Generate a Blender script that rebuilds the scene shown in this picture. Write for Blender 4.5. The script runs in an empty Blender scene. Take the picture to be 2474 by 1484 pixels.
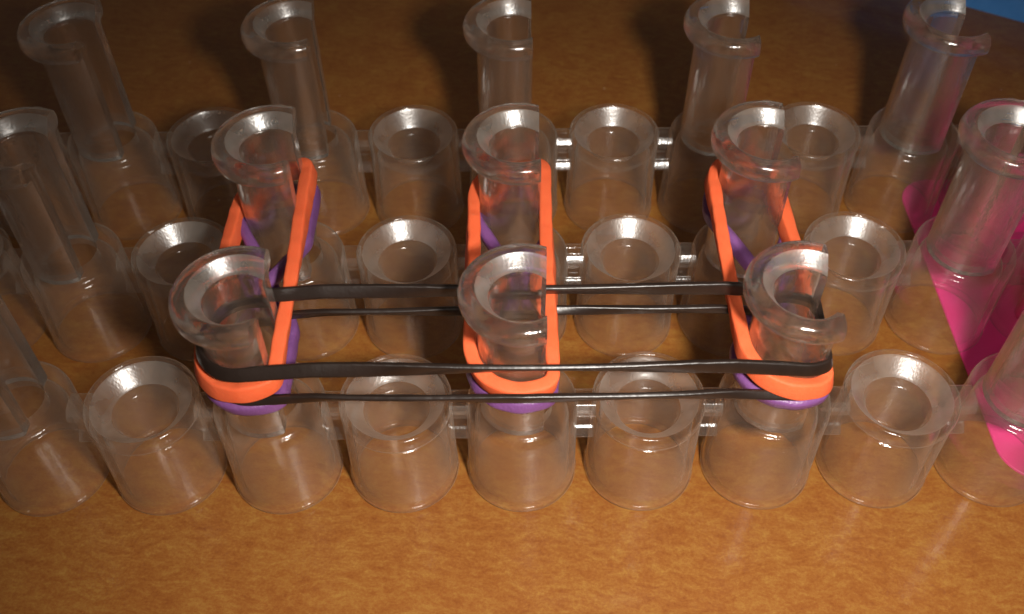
import bpy, bmesh, math, random
import numpy as np
from mathutils import Vector, Matrix

random.seed(7)
SC = bpy.context.scene
U = 0.01                      # one cup pitch = 10 mm
COL = SC.collection

# ---------------------------------------------------------------- camera
cam_d = bpy.data.cameras.new('camera')
cam = bpy.data.objects.new('camera', cam_d)
COL.objects.link(cam)
SC.camera = cam
pitch, yaw, roll = 0.8566, 0.0048, -0.0056
fwd = Vector((math.sin(yaw)*math.cos(pitch), math.cos(yaw)*math.cos(pitch), -math.sin(pitch)))
rt = Vector((math.cos(yaw), -math.sin(yaw), 0.0))
up = rt.cross(fwd)
r2 = rt*math.cos(roll) + up*math.sin(roll)
u2 = -rt*math.sin(roll) + up*math.cos(roll)
M = Matrix((r2, u2, -fwd)).transposed().to_4x4()
M.translation = Vector((-0.0985, -4.7406, 7.575))*U
cam.matrix_world = M
cam_d.sensor_width = 36.0
cam_d.lens = 36.0*2470.0/2473.0
cam_d.clip_start = 0.002
cam_d.clip_end = 50.0
cam_d.dof.use_dof = True
cam_d.dof.focus_distance = 8.1*U
cam_d.dof.aperture_fstop = 60.0

# ---------------------------------------------------------------- light
W = bpy.data.worlds.new('World')
SC.world = W
W.use_nodes = True
bg = W.node_tree.nodes['Background']
bg.inputs[0].default_value = (1.0, 0.86, 0.74, 1)
bg.inputs[1].default_value = 0.06

fl_d = bpy.data.lights.new('phone_flash', 'SPOT')
fl = bpy.data.objects.new('phone_flash', fl_d)
COL.objects.link(fl)
fl.location = Vector((1.6, -4.9, 7.7))*U
aim = Vector((1.2, -0.7, 0))*U
fl.rotation_euler = (aim - fl.location).to_track_quat('-Z', 'Y').to_euler()
fl_d.energy = 0.575
fl_d.color = (1.0, 0.94, 0.86)
fl_d.spot_size = math.radians(88)
fl_d.spot_blend = 1.0
fl_d.shadow_soft_size = 0.38*U

SC.view_settings.view_transform = 'Standard'
SC.view_settings.look = 'None'
SC.view_settings.exposure = 0.0
SC.view_settings.gamma = 1.0
SC.cycles.max_bounces = 24
SC.cycles.transmission_bounces = 24
SC.cycles.transparent_max_bounces = 48
SC.cycles.glossy_bounces = 8
SC.cycles.caustics_refractive = True
SC.cycles.caustics_reflective = False
SC.cycles.blur_glossy = 0.3
SC.cycles.use_adaptive_sampling = True
SC.cycles.adaptive_threshold = 0.015
SC.cycles.sample_clamp_indirect = 4.0
try:
    SC.cycles.use_denoising = True
    SC.cycles.denoiser = 'OPENIMAGEDENOISE'
except Exception:
    pass

# ---------------------------------------------------------------- materials
def new_mat(name):
    m = bpy.data.materials.new(name)
    m.use_nodes = True
    nt = m.node_tree
    nt.nodes.clear()
    out = nt.nodes.new('ShaderNodeOutputMaterial')
    return m, nt, out

def N(nt, typ, **kw):
    n = nt.nodes.new(typ)
    for k, v in kw.items():
        if hasattr(n, k):
            setattr(n, k, v)
        else:
            n.inputs[k].default_value = v
    return n

def ramp(nt, stops, fac):
    r = nt.nodes.new('ShaderNodeValToRGB')
    el = r.color_ramp.elements
    while len(el) < len(stops):
        el.new(0.5)
    for e, (p, c) in zip(el, stops):
        e.position = p
        e.color = (*c, 1) if len(c) == 3 else c
    nt.links.new(fac, r.inputs[0])
    return r

def clear_plastic(name, glass, r0, r1, s0, s1, sheen, f0, gpow=2.4, haze=0.16, ior=1.49):
    m, nt, out = new_mat(name)
    L = nt.links.new
    tc = N(nt, 'ShaderNodeTexCoord')
    mp = N(nt, 'ShaderNodeMapping')
    L(tc.outputs['Object'], mp.inputs[0])
    mp.inputs['Scale'].default_value = (1/U, 1/U, 0.35/U)
    n1 = N(nt, 'ShaderNodeTexNoise', Scale=5.0, Detail=4.0)
    L(mp.outputs[0], n1.inputs[0])
    n2 = N(nt, 'ShaderNodeTexNoise', Scale=55.0, Detail=2.0)
    L(mp.outputs[0], n2.inputs[0])
    b1 = N(nt, 'ShaderNodeBump', Strength=0.2, Distance=0.02*U)
    L(n1.outputs[0], b1.inputs['Height'])
    b2 = N(nt, 'ShaderNodeBump', Strength=0.45, Distance=0.004*U)
    L(n2.outputs[0], b2.inputs['Height'])
    L(b1.outputs[0], b2.inputs['Normal'])
    rr = ramp(nt, [(0.35, (r0,)*3), (0.75, (r1,)*3)], n1.outputs[0])
    gl = N(nt, 'ShaderNodeBsdfGlass', IOR=ior)
    gl.inputs['Color'].default_value = (0.985, 0.975, 0.965, 1)
    L(rr.outputs[0], gl.inputs['Roughness'])
    L(b2.outputs[0], gl.inputs['Normal'])
    tr = N(nt, 'ShaderNodeBsdfTransparent')
    tr.inputs[0].default_value = (0.995, 0.99, 0.985, 1)
    # thin clear walls: light goes almost straight through, and bends where the wall is met at a slant
    lw = N(nt, 'ShaderNodeLayerWeight', Blend=0.5)
    L(b2.outputs[0], lw.inputs['Normal'])
    def poly(power, gain, base):
        q = N(nt, 'ShaderNodeMath', operation='POWER')
        L(lw.outputs['Facing'], q.inputs[0]); q.inputs[1].default_value = power
        w = N(nt, 'ShaderNodeMath', operation='MULTIPLY_ADD', use_clamp=True)
        L(q.outputs[0], w.inputs[0]); w.inputs[1].default_value = gain; w.inputs[2].default_value = base
        return w
    gf = poly(gpow, 1.0, glass)
    mx = N(nt, 'ShaderNodeMixShader')
    L(gf.outputs[0], mx.inputs[0])
    L(tr.outputs[0], mx.inputs[1]); L(gl.outputs[0], mx.inputs[2])
    # mirror-like reflection, softened by the worn moulded surface
    ff = poly(5.0, 0.9, f0)
    go = N(nt, 'ShaderNodeBsdfGlossy', Roughness=sheen)
    L(b2.outputs[0], go.inputs['Normal'])
    mg = N(nt, 'ShaderNodeMixShader')
    L(ff.outputs[0], mg.inputs[0]); L(mx.outputs[0], mg.inputs[1]); L(go.outputs[0], mg.inputs[2])
    mx = mg
    # faint surface scuffing and dust that scatters light
    df = N(nt, 'ShaderNodeBsdfDiffuse')
    df.inputs[0].default_value = (0.86, 0.76, 0.66, 1)
    tl = N(nt, 'ShaderNodeBsdfTranslucent')
    tl.inputs[0].default_value = (0.86, 0.74, 0.62, 1)
    ms = N(nt, 'ShaderNodeMixShader')
    L(df.outputs[0], ms.inputs[1]); L(tl.outputs[0], ms.inputs[2])
    rs = ramp(nt, [(0.3, (s0,)*3), (0.8, (s1,)*3)], n1.outputs[0])
    m2 = N(nt, 'ShaderNodeMixShader')
    # seen edge-on, more of the slightly hazy plastic lies in the line of sight
    hz = poly(4.0, haze, 0.0)
    sm = N(nt, 'ShaderNodeMath', operation='ADD', use_clamp=True)
    L(rs.outputs[0], sm.inputs[0]); L(hz.outputs[0], sm.inputs[1])
    L(sm.outputs[0], m2.inputs[0])
    L(mx.outputs[0], m2.inputs[1]); L(ms.outputs[0], m2.inputs[2])
    L(m2.outputs[0], out.inputs[0])
    return m

def rubber(name, col, col2, rough, spec=0.4, sss=0.0, bump=0.15):
    m, nt, out = new_mat(name)
    L = nt.links.new
    tc = N(nt, 'ShaderNodeTexCoord')
    n1 = N(nt, 'ShaderNodeTexNoise', Scale=2.5/U, Detail=5.0, Roughness=0.65)
    L(tc.outputs['Object'], n1.inputs[0])
    n2 = N(nt, 'ShaderNodeTexNoise', Scale=40/U, Detail=3.0)
    L(tc.outputs['Object'], n2.inputs[0])
    cr = ramp(nt, [(0.3, col), (0.75, col2)], n1.outputs[0])
    bp = N(nt, 'ShaderNodeBump', Strength=bump, Distance=0.02*U)
    L(n2.outputs[0], bp.inputs['Height'])
    p = N(nt, 'ShaderNodeBsdfPrincipled', Roughness=rough)
    p.inputs['Specular IOR Level'].default_value = spec
    L(cr.outputs[0], p.inputs['Base Color'])
    L(bp.outputs[0], p.inputs['Normal'])
    if sss:
        p.inputs['Subsurface Weight'].default_value = sss
        p.inputs['Subsurface Radius'].default_value = (0.06*U, 0.02*U, 0.01*U)
        p.inputs['Subsurface Scale'].default_value = 1.0
    L(p.outputs[0], out.inputs[0])
    return m

def table_wood():
    m, nt, out = new_mat('honey_wood_laminate')
    L = nt.links.new
    tc = N(nt, 'ShaderNodeTexCoord')
    mp = N(nt, 'ShaderNodeMapping')
    mp.inputs['Scale'].default_value = (1.5/U, 1.7/U, 1.5/U)
    mp.inputs['Rotation'].default_value = (0, 0, math.radians(7))
    L(tc.outputs['Object'], mp.inputs[0])
    warp = N(nt, 'ShaderNodeTexNoise', Scale=1.2, Detail=3.0)
    L(mp.outputs[0], warp.inputs[0])
    vm = N(nt, 'ShaderNodeVectorMath', operation='MULTIPLY_ADD')
    L(warp.outputs['Color'], vm.inputs[0])
    vm.inputs[1].default_value = (0.5, 0.5, 0)
    L(mp.outputs[0], vm.inputs[2])
    big = N(nt, 'ShaderNodeTexNoise', Scale=1.6, Detail=5.0, Roughness=0.6)
    L(vm.outputs[0], big.inputs[0])
    mp2 = N(nt, 'ShaderNodeMapping')
    mp2.inputs['Scale'].default_value = (1.0, 1.7, 1)
    L(vm.outputs[0], mp2.inputs[0])
    fib = N(nt, 'ShaderNodeTexNoise', Scale=6.0, Detail=6.0, Roughness=0.72)
    L(mp2.outputs[0], fib.inputs[0])
    mp3 = N(nt, 'ShaderNodeMapping')
    mp3.inputs['Rotation'].default_value = (0, 0, math.radians(38))
    mp3.inputs['Scale'].default_value = (1.0, 2.4, 1)
    L(vm.outputs[0], mp3.inputs[0])
    fib2 = N(nt, 'ShaderNodeTexNoise', Scale=3.6, Detail=4.0, Roughness=0.6)
    L(mp3.outputs[0], fib2.inputs[0])
    a = N(nt, 'ShaderNodeMath', operation='MULTIPLY_ADD')
    L(fib.outputs[0], a.inputs[0]); a.inputs[1].default_value = 0.5
    b = N(nt, 'ShaderNodeMath', operation='MULTIPLY')
    L(big.outputs[0], b.inputs[0]); b.inputs[1].default_value = 0.28
    L(b.outputs[0], a.inputs[2])
    a2 = N(nt, 'ShaderNodeMath', operation='MULTIPLY_ADD')
    L(fib2.outputs[0], a2.inputs[0]); a2.inputs[1].default_value = 0.30
    L(a.outputs[0], a2.inputs[2])
    fine = N(nt, 'ShaderNodeTexNoise', Scale=26.0, Detail=3.0, Roughness=0.7)
    L(mp.outputs[0], fine.inputs[0])
    a3 = N(nt, 'ShaderNodeMath', operation='MULTIPLY_ADD')
    L(fine.outputs[0], a3.inputs[0]); a3.inputs[1].default_value = 0.36
    L(a2.outputs[0], a3.inputs[2])
    a4 = N(nt, 'ShaderNodeMath', operation='SUBTRACT')
    L(a3.outputs[0], a4.inputs[0]); a4.inputs[1].default_value = 0.18
    a2 = a4
    cr = ramp(nt, [(0.38, (0.190, 0.054, 0.009)), (0.50, (0.238, 0.080, 0.014)),
                   (0.57, (0.262, 0.101, 0.019)), (0.70, (0.310, 0.148, 0.030))], a2.outputs[0])
    p = N(nt, 'ShaderNodeBsdfPrincipled', Roughness=0.42)
    p.inputs['Specular IOR Level'].default_value = 0.35
    p.inputs['Coat Weight'].default_value = 0.4
    p.inputs['Coat Roughness'].default_value = 0.14
    bn = N(nt, 'ShaderNodeTexNoise', Scale=9.0, Detail=3.0)
    L(mp.outputs[0], bn.inputs[0])
    bp = N(nt, 'ShaderNodeBump', Strength=0.05, Distance=0.02*U)
    L(bn.outputs[0], bp.inputs['Height'])
    L(bp.outputs[0], p.inputs['Normal'])
    # sparse pale flecks, glints reflected in the table top painted into its colour
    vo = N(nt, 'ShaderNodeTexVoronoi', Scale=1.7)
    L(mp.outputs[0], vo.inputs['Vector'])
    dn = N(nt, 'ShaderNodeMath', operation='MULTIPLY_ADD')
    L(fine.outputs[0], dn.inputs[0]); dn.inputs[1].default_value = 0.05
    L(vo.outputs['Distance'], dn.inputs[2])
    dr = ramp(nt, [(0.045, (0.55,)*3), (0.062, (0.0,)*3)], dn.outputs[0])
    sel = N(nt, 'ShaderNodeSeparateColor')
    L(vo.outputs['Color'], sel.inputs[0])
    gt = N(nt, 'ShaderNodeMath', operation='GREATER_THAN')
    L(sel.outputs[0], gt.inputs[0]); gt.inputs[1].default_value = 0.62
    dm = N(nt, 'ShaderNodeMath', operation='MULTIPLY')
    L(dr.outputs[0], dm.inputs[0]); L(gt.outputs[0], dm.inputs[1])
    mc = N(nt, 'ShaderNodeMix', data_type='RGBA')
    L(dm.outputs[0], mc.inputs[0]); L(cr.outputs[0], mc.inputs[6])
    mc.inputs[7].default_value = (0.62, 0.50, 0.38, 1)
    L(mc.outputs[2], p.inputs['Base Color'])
    L(p.outputs[0], out.inputs[0])
    return m

M_PL = clear_plastic('clear_plastic', 0.0, 0.01, 0.03, 0.015, 0.036, 0.125, 0.034, 3.4, 0.50)
M_PG = clear_plastic('clear_plastic_peg', 0.68, 0.01, 0.05, 0.012, 0.034, 0.14, 0.05, 2.4, 0.22)
M_SH = clear_plastic('polished_plastic', 0.10, 0.01, 0.05, 0.03, 0.09, 0.20, 0.09, 3.0, 0.2)
M_FR = clear_plastic('frosted_plastic', 0.10, 0.10, 0.22, 0.07, 0.24, 0.33, 0.20, 3.0, 0.1)
M_OR = rubber('orange_rubber', (0.74, 0.115, 0.038), (0.80, 0.145, 0.052), 0.62, 0.25, 0.25)
M_PU = rubber('purple_rubber', (0.145, 0.052, 0.18), (0.19, 0.072, 0.225), 0.40, 0.5, 0.0, 0.3)
M_BK = rubber('black_rubber', (0.012, 0.007, 0.005), (0.022, 0.013, 0.010), 0.33, 0.5, 0.0, 0.08)
M_PK = rubber('pink_plastic', (0.80, 0.035, 0.22), (0.86, 0.055, 0.29), 0.35, 0.5, 0.0, 0.05)
M_BL = rubber('blue_plastic', (0.06, 0.27, 0.72), (0.10, 0.34, 0.82), 0.40, 0.5, 0.0, 0.05)
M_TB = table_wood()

# ---------------------------------------------------------------- mesh helpers
def mesh_from(name, verts, faces, mat, sharp=35, frost=None, mat2=None):
    me = bpy.data.meshes.new(name)
    me.from_pydata([tuple(c*U for c in v) for v in verts], [], faces)
    bm = bmesh.new(); bm.from_mesh(me)
    bmesh.ops.recalc_face_normals(bm, faces=bm.faces)
    bm.to_mesh(me); bm.free()
    for p in me.polygons:
        p.use_smooth = True
    me.set_sharp_from_angle(angle=math.radians(sharp))
    me.materials.append(mat)
    if frost:
        me.materials.append(mat2 or M_FR)
        for p in me.polygons:
            c = p.center/U
            if frost(math.hypot(c.x, c.y), c.z, p.normal):
                p.material_index = 1
    return me

def add(name, me, parent=None, loc=(0, 0, 0), rot=(0, 0, 0)):
    o = bpy.data.objects.new(name, me)
    COL.objects.link(o)
    o.location = Vector(loc)*U
    o.rotation_euler = rot
    if parent:
        o.parent = parent
    return o

def tag(o, label, cat, group=None):
    o['label'] = label
    o['category'] = cat
    if group:
        o['group'] = group

def rounded(profile, rad):
    """round the corners of a closed polyline (list of (r,z[,k]))"""
    out = []
    n = len(profile)
    for i in range(n):
        p0 = Vector(profile[i-1][:2]); p1 = Vector(profile[i][:2]); p2 = Vector(profile[(i+1) % n][:2])
        k = profile[i][2] if len(profile[i]) > 2 else rad
        a = p0-p1; b = p2-p1
        k = min(k, a.length*0.45, b.length*0.45)
        if k < 1e-4:
            out.append(tuple(p1)); continue
        s = p1+a.normalized()*k; e = p1+b.normalized()*k
        for t in (0, 0.33, 0.67, 1):
            q = s*(1-t)**2 + p1*2*t*(1-t) + e*t*t
            out.append(tuple(q))
    return out

def lathe(profile, seg=72, ridge=0.004):
    verts, faces = [], []
    n = len(profile)
    for i in range(seg):
        a = 2*math.pi*i/seg
        k = ridge if (i == 0 or i == seg//2) else 0
        for r, z in profile:
            rr = r + (k if r > 0.3 else 0)
            verts.append((rr*math.cos(a), rr*math.sin(a), z + (k*0.6 if r > 0.3 else 0)))
    for i in range(seg):
        j = (i+1) % seg
        for q in range(n):
            w = (q+1) % n
            faces.append((i*n+q, j*n+q, j*n+w, i*n+w))
    return verts, faces

# ---------------------------------------------------------------- loom parts
RB, RI, CUT, RL = 0.328, 0.236, 0.172, 0.454     # peg outer / inner radius, cut plane, lip radius
PEGX = -0.005                                    # the peg stands a little off its socket's centre
H1, H2 = 1.02, 2.318

def peg_mesh():
    prof = [(RI+0.006, 0.95, .0), (RI-0.004, 2.15), (RI+0.004, 2.195, .02), (0.325, 2.302, .012), (0.350, 2.312, .02),
            (0.415, 2.306, .04), (0.444, 2.270, .035), (RL, 2.218, .035), (0.442, 2.168, .03), (0.420, 2.146, .02), (0.350, 2.140, .02),
            (RB, 2.115, .03), (RB+0.004, 0.95, .0)]
    prof = rounded(prof, 0.01)
    n = len(prof)
    # every radius is cut by the plane x = CUT: sweep angle depends on the radius
    seg = 60
    verts, faces = [], []
    for i in range(seg+1):
        t = i/seg
        for r, z in prof:
            lim = math.acos(CUT/r)
            # keep end faces planar: inner points slide along the cut plane
            a = lim + (2*math.pi-2*lim)*t
            k = 0.004 if i == seg//2 else 0
            rr = r + (k if r > RB-0.02 else 0)
            x, y = rr*math.cos(a), rr*math.sin(a)
            verts.append((x, y, z + k))
    for i in range(seg):
        for q in range(n):
            w = (q+1) % n
            faces.append((i*n+q, (i+1)*n+q, (i+1)*n+w, i*n+w))
    faces.append(tuple(range(n)))
    faces.append(tuple(seg*n+q for q in range(n)))
    return mesh_from('peg', verts, faces, M_PG, 40, lambda r, z, n: (z > 2.19 and r < 0.328 and n.z > 0.2))

def socket_mesh():
    prof = [(0.238, 0.88), (0.236, 1.005, .02), (0.245, H1, .02), (0.375, H1, .06), (0.424, 0.992, .05), (0.442, 0.93, .05),
            (0.440, 0.80), (0.452, 0.06), (0.462, 0.05, .02), (0.462, 0.0, .03), (0.415, 0.0, .015), (0.398, 0.05),
            (0.372, 0.80, .05), (0.345, 0.88, .04)]
    v, f = lathe(rounded(prof, 0.012))
    return mesh_from('peg_socket', v, f, M_PL)

def cup_mesh():
    prof = [(0.0001, 0.775, 0), (0.235, 0.785, .04), (0.256, 0.855, .03), (0.305, 0.905, .06), (0.388, 0.990, .03), (0.402, 1.012, .02), (0.422, H1, .015),
            (0.442, 1.006, .02), (0.447, 0.975, .02), (0.444, 0.90, .02), (0.430, 0.872, .02), (0.440, 0.84, .02), (0.452, 0.06),
            (0.462, 0.05, .02), (0.462, 0.0, .03), (0.415, 0.0, .015), (0.398, 0.05), (0.375, 0.78, .08), (0.30, 0.755, .03), (0.20, 0.735, .03), (0.0001, 0.735, 0)]
    v, f = lathe(rounded(prof, 0.012))
    return mesh_from('hollow_cup', v, f, M_PL, 35, lambda r, z, n: 0.86 < z < 1.0 and r < 0.392 and n.z > 0.3)

def box(x0, x1, y0, y1, z0, z1, verts, faces):
    b = len(verts)
    verts += [(x, y, z) for z in (z0, z1) for y in (y0, y1) for x in (x0, x1)]
    faces += [tuple(b+i for i in q) for q in ((0, 2, 3, 1), (4, 5, 7, 6), (0, 1, 5, 4), (2, 6, 7, 3), (0, 4, 6, 2), (1, 3, 7, 5))]

def extrude_profile(pts, x0, x1):
    n = len(pts)
    v = [(x0, y, z) for y, z in pts] + [(x1, y, z) for y, z in pts]
    f = [(i, (i+1) % n, n+(i+1) % n, n+i) for i in range(n)]
    f += [tuple(range(n)), tuple(range(n, 2*n))]
    return v, f

def connector_mesh():
    # I-beam section: upper flange, thin web, lower flange
    pts = [(-.125, .885), (-.125, .935), (-.075, .99), (.075, .99), (.125, .935), (.125, .885), (.05, .885), (.05, .685),
           (.10, .665), (.11, .625), (.10, .58), (-.10, .58), (-.125, .61), (-.075, .67), (-.05, .685), (-.05, .885)]
    pts = rounded([(p, q, .008) for p, q in pts], .008)
    v, f = extrude_profile(pts, -0.075, 0.075)
    return mesh_from('connector', v, f, M_PL, 30, lambda r, z, n: n.y < -0.5 and n.z > 0.3, M_SH)

def nub_mesh():
    v, f = [], []
    rings, seg = 5, 10
    for i in range(rings):
        ph = math.pi/2*i/(rings-1)
        for j in range(seg):
            a = 2*math.pi*j/seg
            k = 1 + 0.15*math.sin(3*a+i)
            v.append((0.045*math.cos(ph)*math.cos(a)*k, 0.028*math.cos(ph)*math.sin(a)*k, 0.02*math.sin(ph)))
    for i in range(rings-1):
        for j in range(seg):
            w = (j+1) % seg
            f.append((i*seg+j, i*seg+w, (i+1)*seg+w, (i+1)*seg+j))
    f.append(tuple(range(seg)))
    return mesh_from('moulding_nub', v, f, M_PL)

ME_PEG, ME_SOC, ME_CUP, ME_CON, ME_NUB = peg_mesh(), socket_mesh(), cup_mesh(), connector_mesh(), nub_mesh()

# ---------------------------------------------------------------- table
def table():
    s = 60
    me = bpy.data.meshes.new('table')
    v, f = [], []
    box(-s, s, -s, s, -2.5, 0, v, f)
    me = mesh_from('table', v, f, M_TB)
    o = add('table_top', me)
    o['kind'] = 'structure'
    o['label'] = 'honey brown wood laminate table top'
table()

# ---------------------------------------------------------------- strips
Z0 = 0.025
ROWY = (0.0, 1.6166, 3.2312)
ROWX = (0.0, -0.0051, -0.0344)
STRIP_LABEL = ('front clear plastic loom strip, nearest the camera, held by the black bands',
               'middle clear plastic loom strip between the front and back strips',
               'back clear plastic loom strip, farthest away, with no bands on its pegs')
for r in range(3):
    st = bpy.data.objects.new('loom_strip', None)
    COL.objects.link(st)
    st.empty_display_size = 0.01
    st.location = Vector((ROWX[r], ROWY[r], Z0))*U
    tag(st, STRIP_LABEL[r], 'loom strip', 'clear loom strips side by side')
    rng = random.Random(r)
    for c in range(-6, 7):
        sz = (0, 0, rng.choice((0, math.pi)))
        if c % 2 == 0:
            add('peg_socket', ME_SOC, st, (c, 0, -Z0+Z0), sz)
            pg = add('peg', ME_PEG, st, (c+PEGX, 0, 0), (0, 0, math.radians(rng.uniform(-3, 3))))
            if r == 1 or rng.random() < 0.35:
                add('moulding_nub', ME_NUB, pg, (0.05, 0.40, 2.292), (math.radians(-14), 0, 0))
        else:
            add('hollow_cup', ME_CUP, st, (c, 0, 0), sz)
        if c < 6:
            add('connector', ME_CON, st, (c+0.5, 0, 0))

# ---------------------------------------------------------------- bands
def hull(pts):
    pts = sorted(set(pts))
    def half(ps):
        h = []
        for p in ps:
            while len(h) > 1 and (h[-1][0]-h[-2][0])*(p[1]-h[-2][1])-(h[-1][1]-h[-2][1])*(p[0]-h[-2][0]) <= 0:
                h.pop()
            h.append(p)
        return h
    a, b = half(pts), half(pts[::-1])
    return a[:-1]+b[:-1]

def c_outline(cx, cy, off):
    """offset outline of a peg's C-shaped section"""
    lim = math.acos(CUT/RB)
    out = []
    for i in range(65):
        a = lim + (2*math.pi-2*lim)*i/64
        out.append((cx+(RB+off)*math.cos(a), cy+(RB+off)*math.sin(a)))
    for s in (1, -1):
        kx, ky = cx+CUT, cy+s*RB*math.sin(lim)
        for i in range(9):
            a = s*lim*i/8
            out.append((kx+off*math.cos(a), ky+off*math.sin(a)))
    return out

def resample(path, n):
    P = np.array(path+[path[0]], float)
    d = np.r_[0, np.cumsum(np.linalg.norm(np.diff(P, axis=0), axis=1))]
    t = np.linspace(0, d[-1], n, endpoint=False)
    return np.stack([np.interp(t, d, P[:, k]) for k in range(P.shape[1])], 1)

def smooth(P, it):
    for _ in range(it):
        P = 0.25*np.roll(P, 1, 0)+0.5*P+0.25*np.roll(P, -1, 0)
    return P

def band_mesh(name, P, mat, wid, hei, twist=None, wfun=None, wob=0.0, seed=0, bevel=0.35):
    """closed band: P (n,3) centre line, wid = across (radial), hei = along z"""
    rng = np.random.RandomState(seed)
    n = len(P)
    T = np.roll(P, -1, 0)-np.roll(P, 1, 0)
    T /= np.linalg.norm(T, axis=1)[:, None]
    Z = np.array([0, 0, 1.0])
    S = np.cross(T, Z); S /= np.linalg.norm(S, axis=1)[:, None]
    Uv = np.cross(S, T)
    b = bevel*min(wid, hei)
    sec = []
    for sx, sy, a0 in ((1, 1, 0), (-1, 1, 90), (-1, -1, 180), (1, -1, 270)):
        for k in range(4):
            a = math.radians(a0+30*k)
            sec.append((sx*(wid/2-b)+b*math.cos(a), sy*(hei/2-b)+b*math.sin(a)))
    ns = len(sec)
    noise = smooth(rng.randn(n, 2), 6)
    noise /= noise.std()
    verts, faces = [], []
    for i in range(n):
        tw = twist(i/n) if twist else 0.0
        c, s = math.cos(tw), math.sin(tw)
        kw = (1+wob*noise[i, 0])*(wfun(i/n) if wfun else 1)
        kh = 1+wob*noise[i, 1]
        for x, y in sec:
            x2, y2 = x*kw, y*kh
            xx, yy = x2*c-y2*s, x2*s+y2*c
            verts.append(tuple(P[i]+S[i]*xx+Uv[i]*yy))
    for i in range(n):
        j = (i+1) % n
        for q in range(ns):
            w = (q+1) % ns
            faces.append((i*ns+q, j*ns+q, j*ns+w, i*ns+w))
    return mesh_from(name, verts, faces, mat, 60)

def lerp(a, b, t):
    return a+(b-a)*min(1, max(0, t))

BZ = 0.056
SIDE = {-2: 'left', 0: 'middle', 2: 'right'}
YA, YB = ROWY[0], ROWY[1]
OR_PAR = {-2: (1.63, 0.16, 1.61, 0.33), 0: (1.60, 0.0, 1.61, 0.16), 2: (1.60, -0.12, 1.60, -0.30)}
for c in (-2, 0, 2):
    xa, xb = c+PEGX+ROWX[0], c+PEGX+ROWX[1]
    pts = c_outline(xa, YA, 0.048) + c_outline(xb, YB, 0.048)
    P2 = smooth(resample(hull(pts), 260), 3)
    zA, sA, zB, sB = OR_PAR[c]
    P = []
    for x, y in P2:
        t = (y-YA)/(YB-YA)
        z = lerp(zA + sA*(x-xa), zB + sB*(x-xb), t) + BZ
        if y < 0:
            z -= 0.05*min(1, -y/0.3)
        P.append((x, y, z))
    P = smooth(np.array(P), 4)
    ph = c*1.3
    me = band_mesh('orange_band', P, M_OR, 0.105, 0.155, twist=lambda t, ph=ph: 0.22*math.sin(2*math.pi*t*2+ph),
                   wob=0.035, seed=c+10, bevel=0.2)
    o = add('rubber_band', me)
    tag(o, 'bright orange rubber band stretched front to back over the %s pair of pegs' % SIDE[c], 'rubber band',
        'orange rubber bands')

    # purple band: a figure of eight round the same two pegs, below the orange one
    off = RB+0.045
    D = YB-YA
    al = math.acos(2*off/D)
    loop = []
    # around A (front peg)
    for i in range(61):
        a = math.radians(90)+al + (2*math.pi-2*al)*i/60
        loop.append((xa+off*math.cos(a), YA+off*math.sin(a), 1.40))
    # around B, opposite turn
    for i in range(61):
        a = math.radians(270)-al - (2*math.pi-2*al)*i/60
        loop.append((xb+off*math.cos(a), YB+off*math.sin(a), 1.46))
    P = resample(loop, 320)
    for k, (x, y, z) in enumerate(P):
        m = 1-abs((y-YA-D/2)/(D/2))
        if m > 0:
            P[k, 2] += (0.05 if k > 160 else -0.05)*math.exp(-((y-YA-D/2)/0.28)**2)
    lim = CUT+0.05
    for k, (x, y, z) in enumerate(P):
        if (y < YA+0.35 or y > YB-0.35) and x-xa > lim:
            P[k, 0] = xa+lim
    P = smooth(P, 10)
    P[:, 2] += BZ-0.02
    me = band_mesh('purple_band', P, M_PU, 0.098, 0.125, twist=lambda t, ph=ph: 0.3*math.sin(2*math.pi*t*3+ph), wob=0.04, seed=c+40)
    o = add('rubber_band', me)
    tag(o, 'purple rubber band twisted under the orange band on the %s pair of pegs' % SIDE[c], 'rubber band',
        'purple rubber bands')

def black_band(label, zf, zb, off, bulge, wid, hei, twist, seed):
    pts = []
    for c in (-2, 2):
        pts += c_outline(c+PEGX, YA, off)
    P2 = smooth(resample(hull(pts), 900), 4)
    P = []
    for x, y in P2:
        t = (y+0.3)/0.6
        z = lerp(zf, zb, t)+BZ - 0.06*max(0, min(1, (abs(x)-1.5)/0.6))
        yy = y
        if y < 0:
            yy = y-bulge*max(0, 1-abs(x)/2.0)
            z += bulge*0.85*max(0, 1-abs(x)/2.0)
        P.append((x, yy, z))
    P = smooth(np.array(P), 10)
    me = band_mesh('black_band', P, M_BK, wid, hei, twist=twist, wob=0.012, seed=seed)
    o = add('rubber_band', me)
    tag(o, label, 'rubber band', 'black rubber bands')

black_band('upper glossy black rubber band around the three front pegs, above the orange bands', 1.80, 1.84, 0.024, 0.0,
           0.045, 0.108, lambda t: 0.3*math.sin(2*math.pi*t*2+0.4)+0.5*math.sin(2*math.pi*t*3), 3)
black_band('lower thin black rubber band around the three front pegs, beneath the orange bands', 1.50, 1.59, 0.035, 0.095,
           0.045, 0.075, lambda t: 0.5*math.sin(2*math.pi*t*2+1.9)+0.5*math.sin(2*math.pi*t*5), 5)

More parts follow.
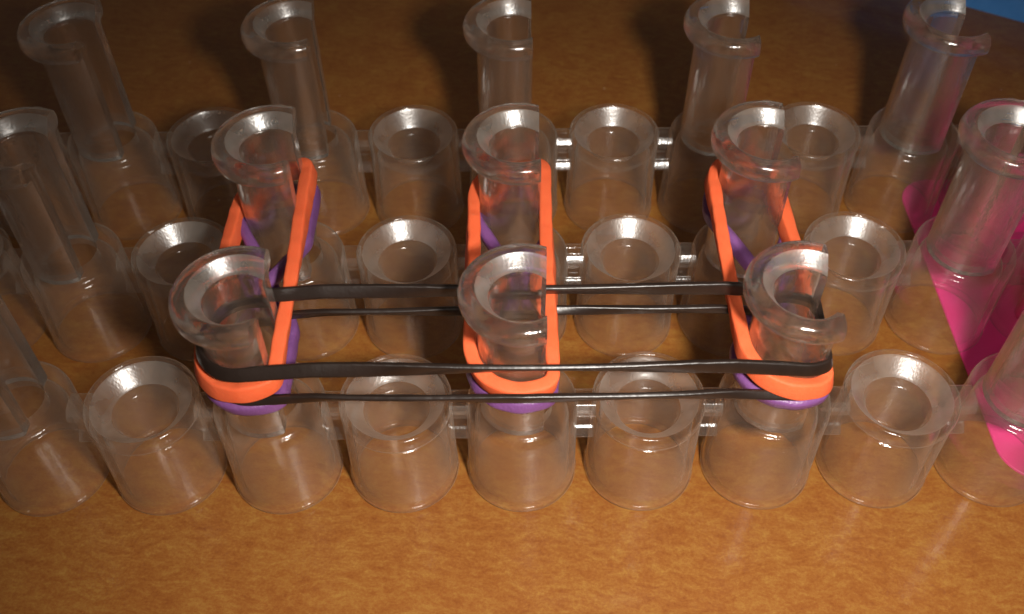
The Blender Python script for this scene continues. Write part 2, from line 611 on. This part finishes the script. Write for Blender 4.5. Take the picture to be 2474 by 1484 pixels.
# ---------------------------------------------------------------- pink base under the strips
def rounded_slab(name, x0, x1, y0, y1, z0, z1, rad, bev, mat):
    outline = []
    for cx, cy, a0 in ((x1-rad, y1-rad, 0), (x0+rad, y1-rad, 90), (x0+rad, y0+rad, 180), (x1-rad, y0+rad, 270)):
        for k in range(13):
            a = math.radians(a0+90*k/12)
            outline.append((cx, cy, math.cos(a), math.sin(a)))
    n = len(outline)
    rings = [(0.0, z0)]
    for k in range(6):
        a = math.pi/2*k/5
        rings.append((bev*(1-math.cos(a)), z1-bev+bev*math.sin(a)))
    v, f = [], []
    for ins, z in rings:
        for cx, cy, dx, dy in outline:
            v.append((cx+(rad-ins)*dx, cy+(rad-ins)*dy, z))
    for i in range(len(rings)-1):
        for j in range(n):
            w = (j+1) % n
            f.append((i*n+j, i*n+w, (i+1)*n+w, (i+1)*n+j))
    f.append(tuple(range(n)))
    f.append(tuple((len(rings)-1)*n+j for j in range(n)))
    return mesh_from(name, v, f, mat, 50)

base = bpy.data.objects.new('base_plate', None)
COL.objects.link(base)
tag(base, 'hot pink plastic base plate under the right end of the clear strips', 'loom base')
add('plate', rounded_slab('plate', 4.14, 6.3, -0.2, 3.60, 0.0, 0.022, 0.35, 0.015, M_PK), base)
for r in range(3):
    v, f = lathe(rounded([(0.0001, 0.022), (0.20, 0.022), (0.20, 0.60), (0.16, 0.64), (0.0001, 0.64)], 0.02), 40, 0)
    add('plug', mesh_from('plug', v, f, M_PK), base, (5+ROWX[r], ROWY[r], 0.002))


for y in (0.81, 2.42):
    add('rib', rounded_slab('rib', -0.98, 0.98, -0.27, 0.27, 0.024, 0.22, 0.26, 0.19, M_PK), base, (5.16, y, 0))

# ---------------------------------------------------------------- blue case at the back
ang = math.atan2(6.592-7.03, 6.568-5.826)
case = bpy.data.objects.new('storage_case', None)
COL.objects.link(case)
case.location = Vector((6.568, 6.592, 0))*U
case.rotation_euler = (0, 0, ang)
tag(case, 'blue plastic case lying on the table behind the back strip', 'case')
add('tray', rounded_slab('tray', -3.2, 7.0, 0.0, 5.0, 0.0, 0.45, 0.3, 0.12, M_BL), case)
add('lid', rounded_slab('lid', -3.25, 7.05, -0.05, 5.05, 0.452, 0.72, 0.35, 0.15, M_BL), case)
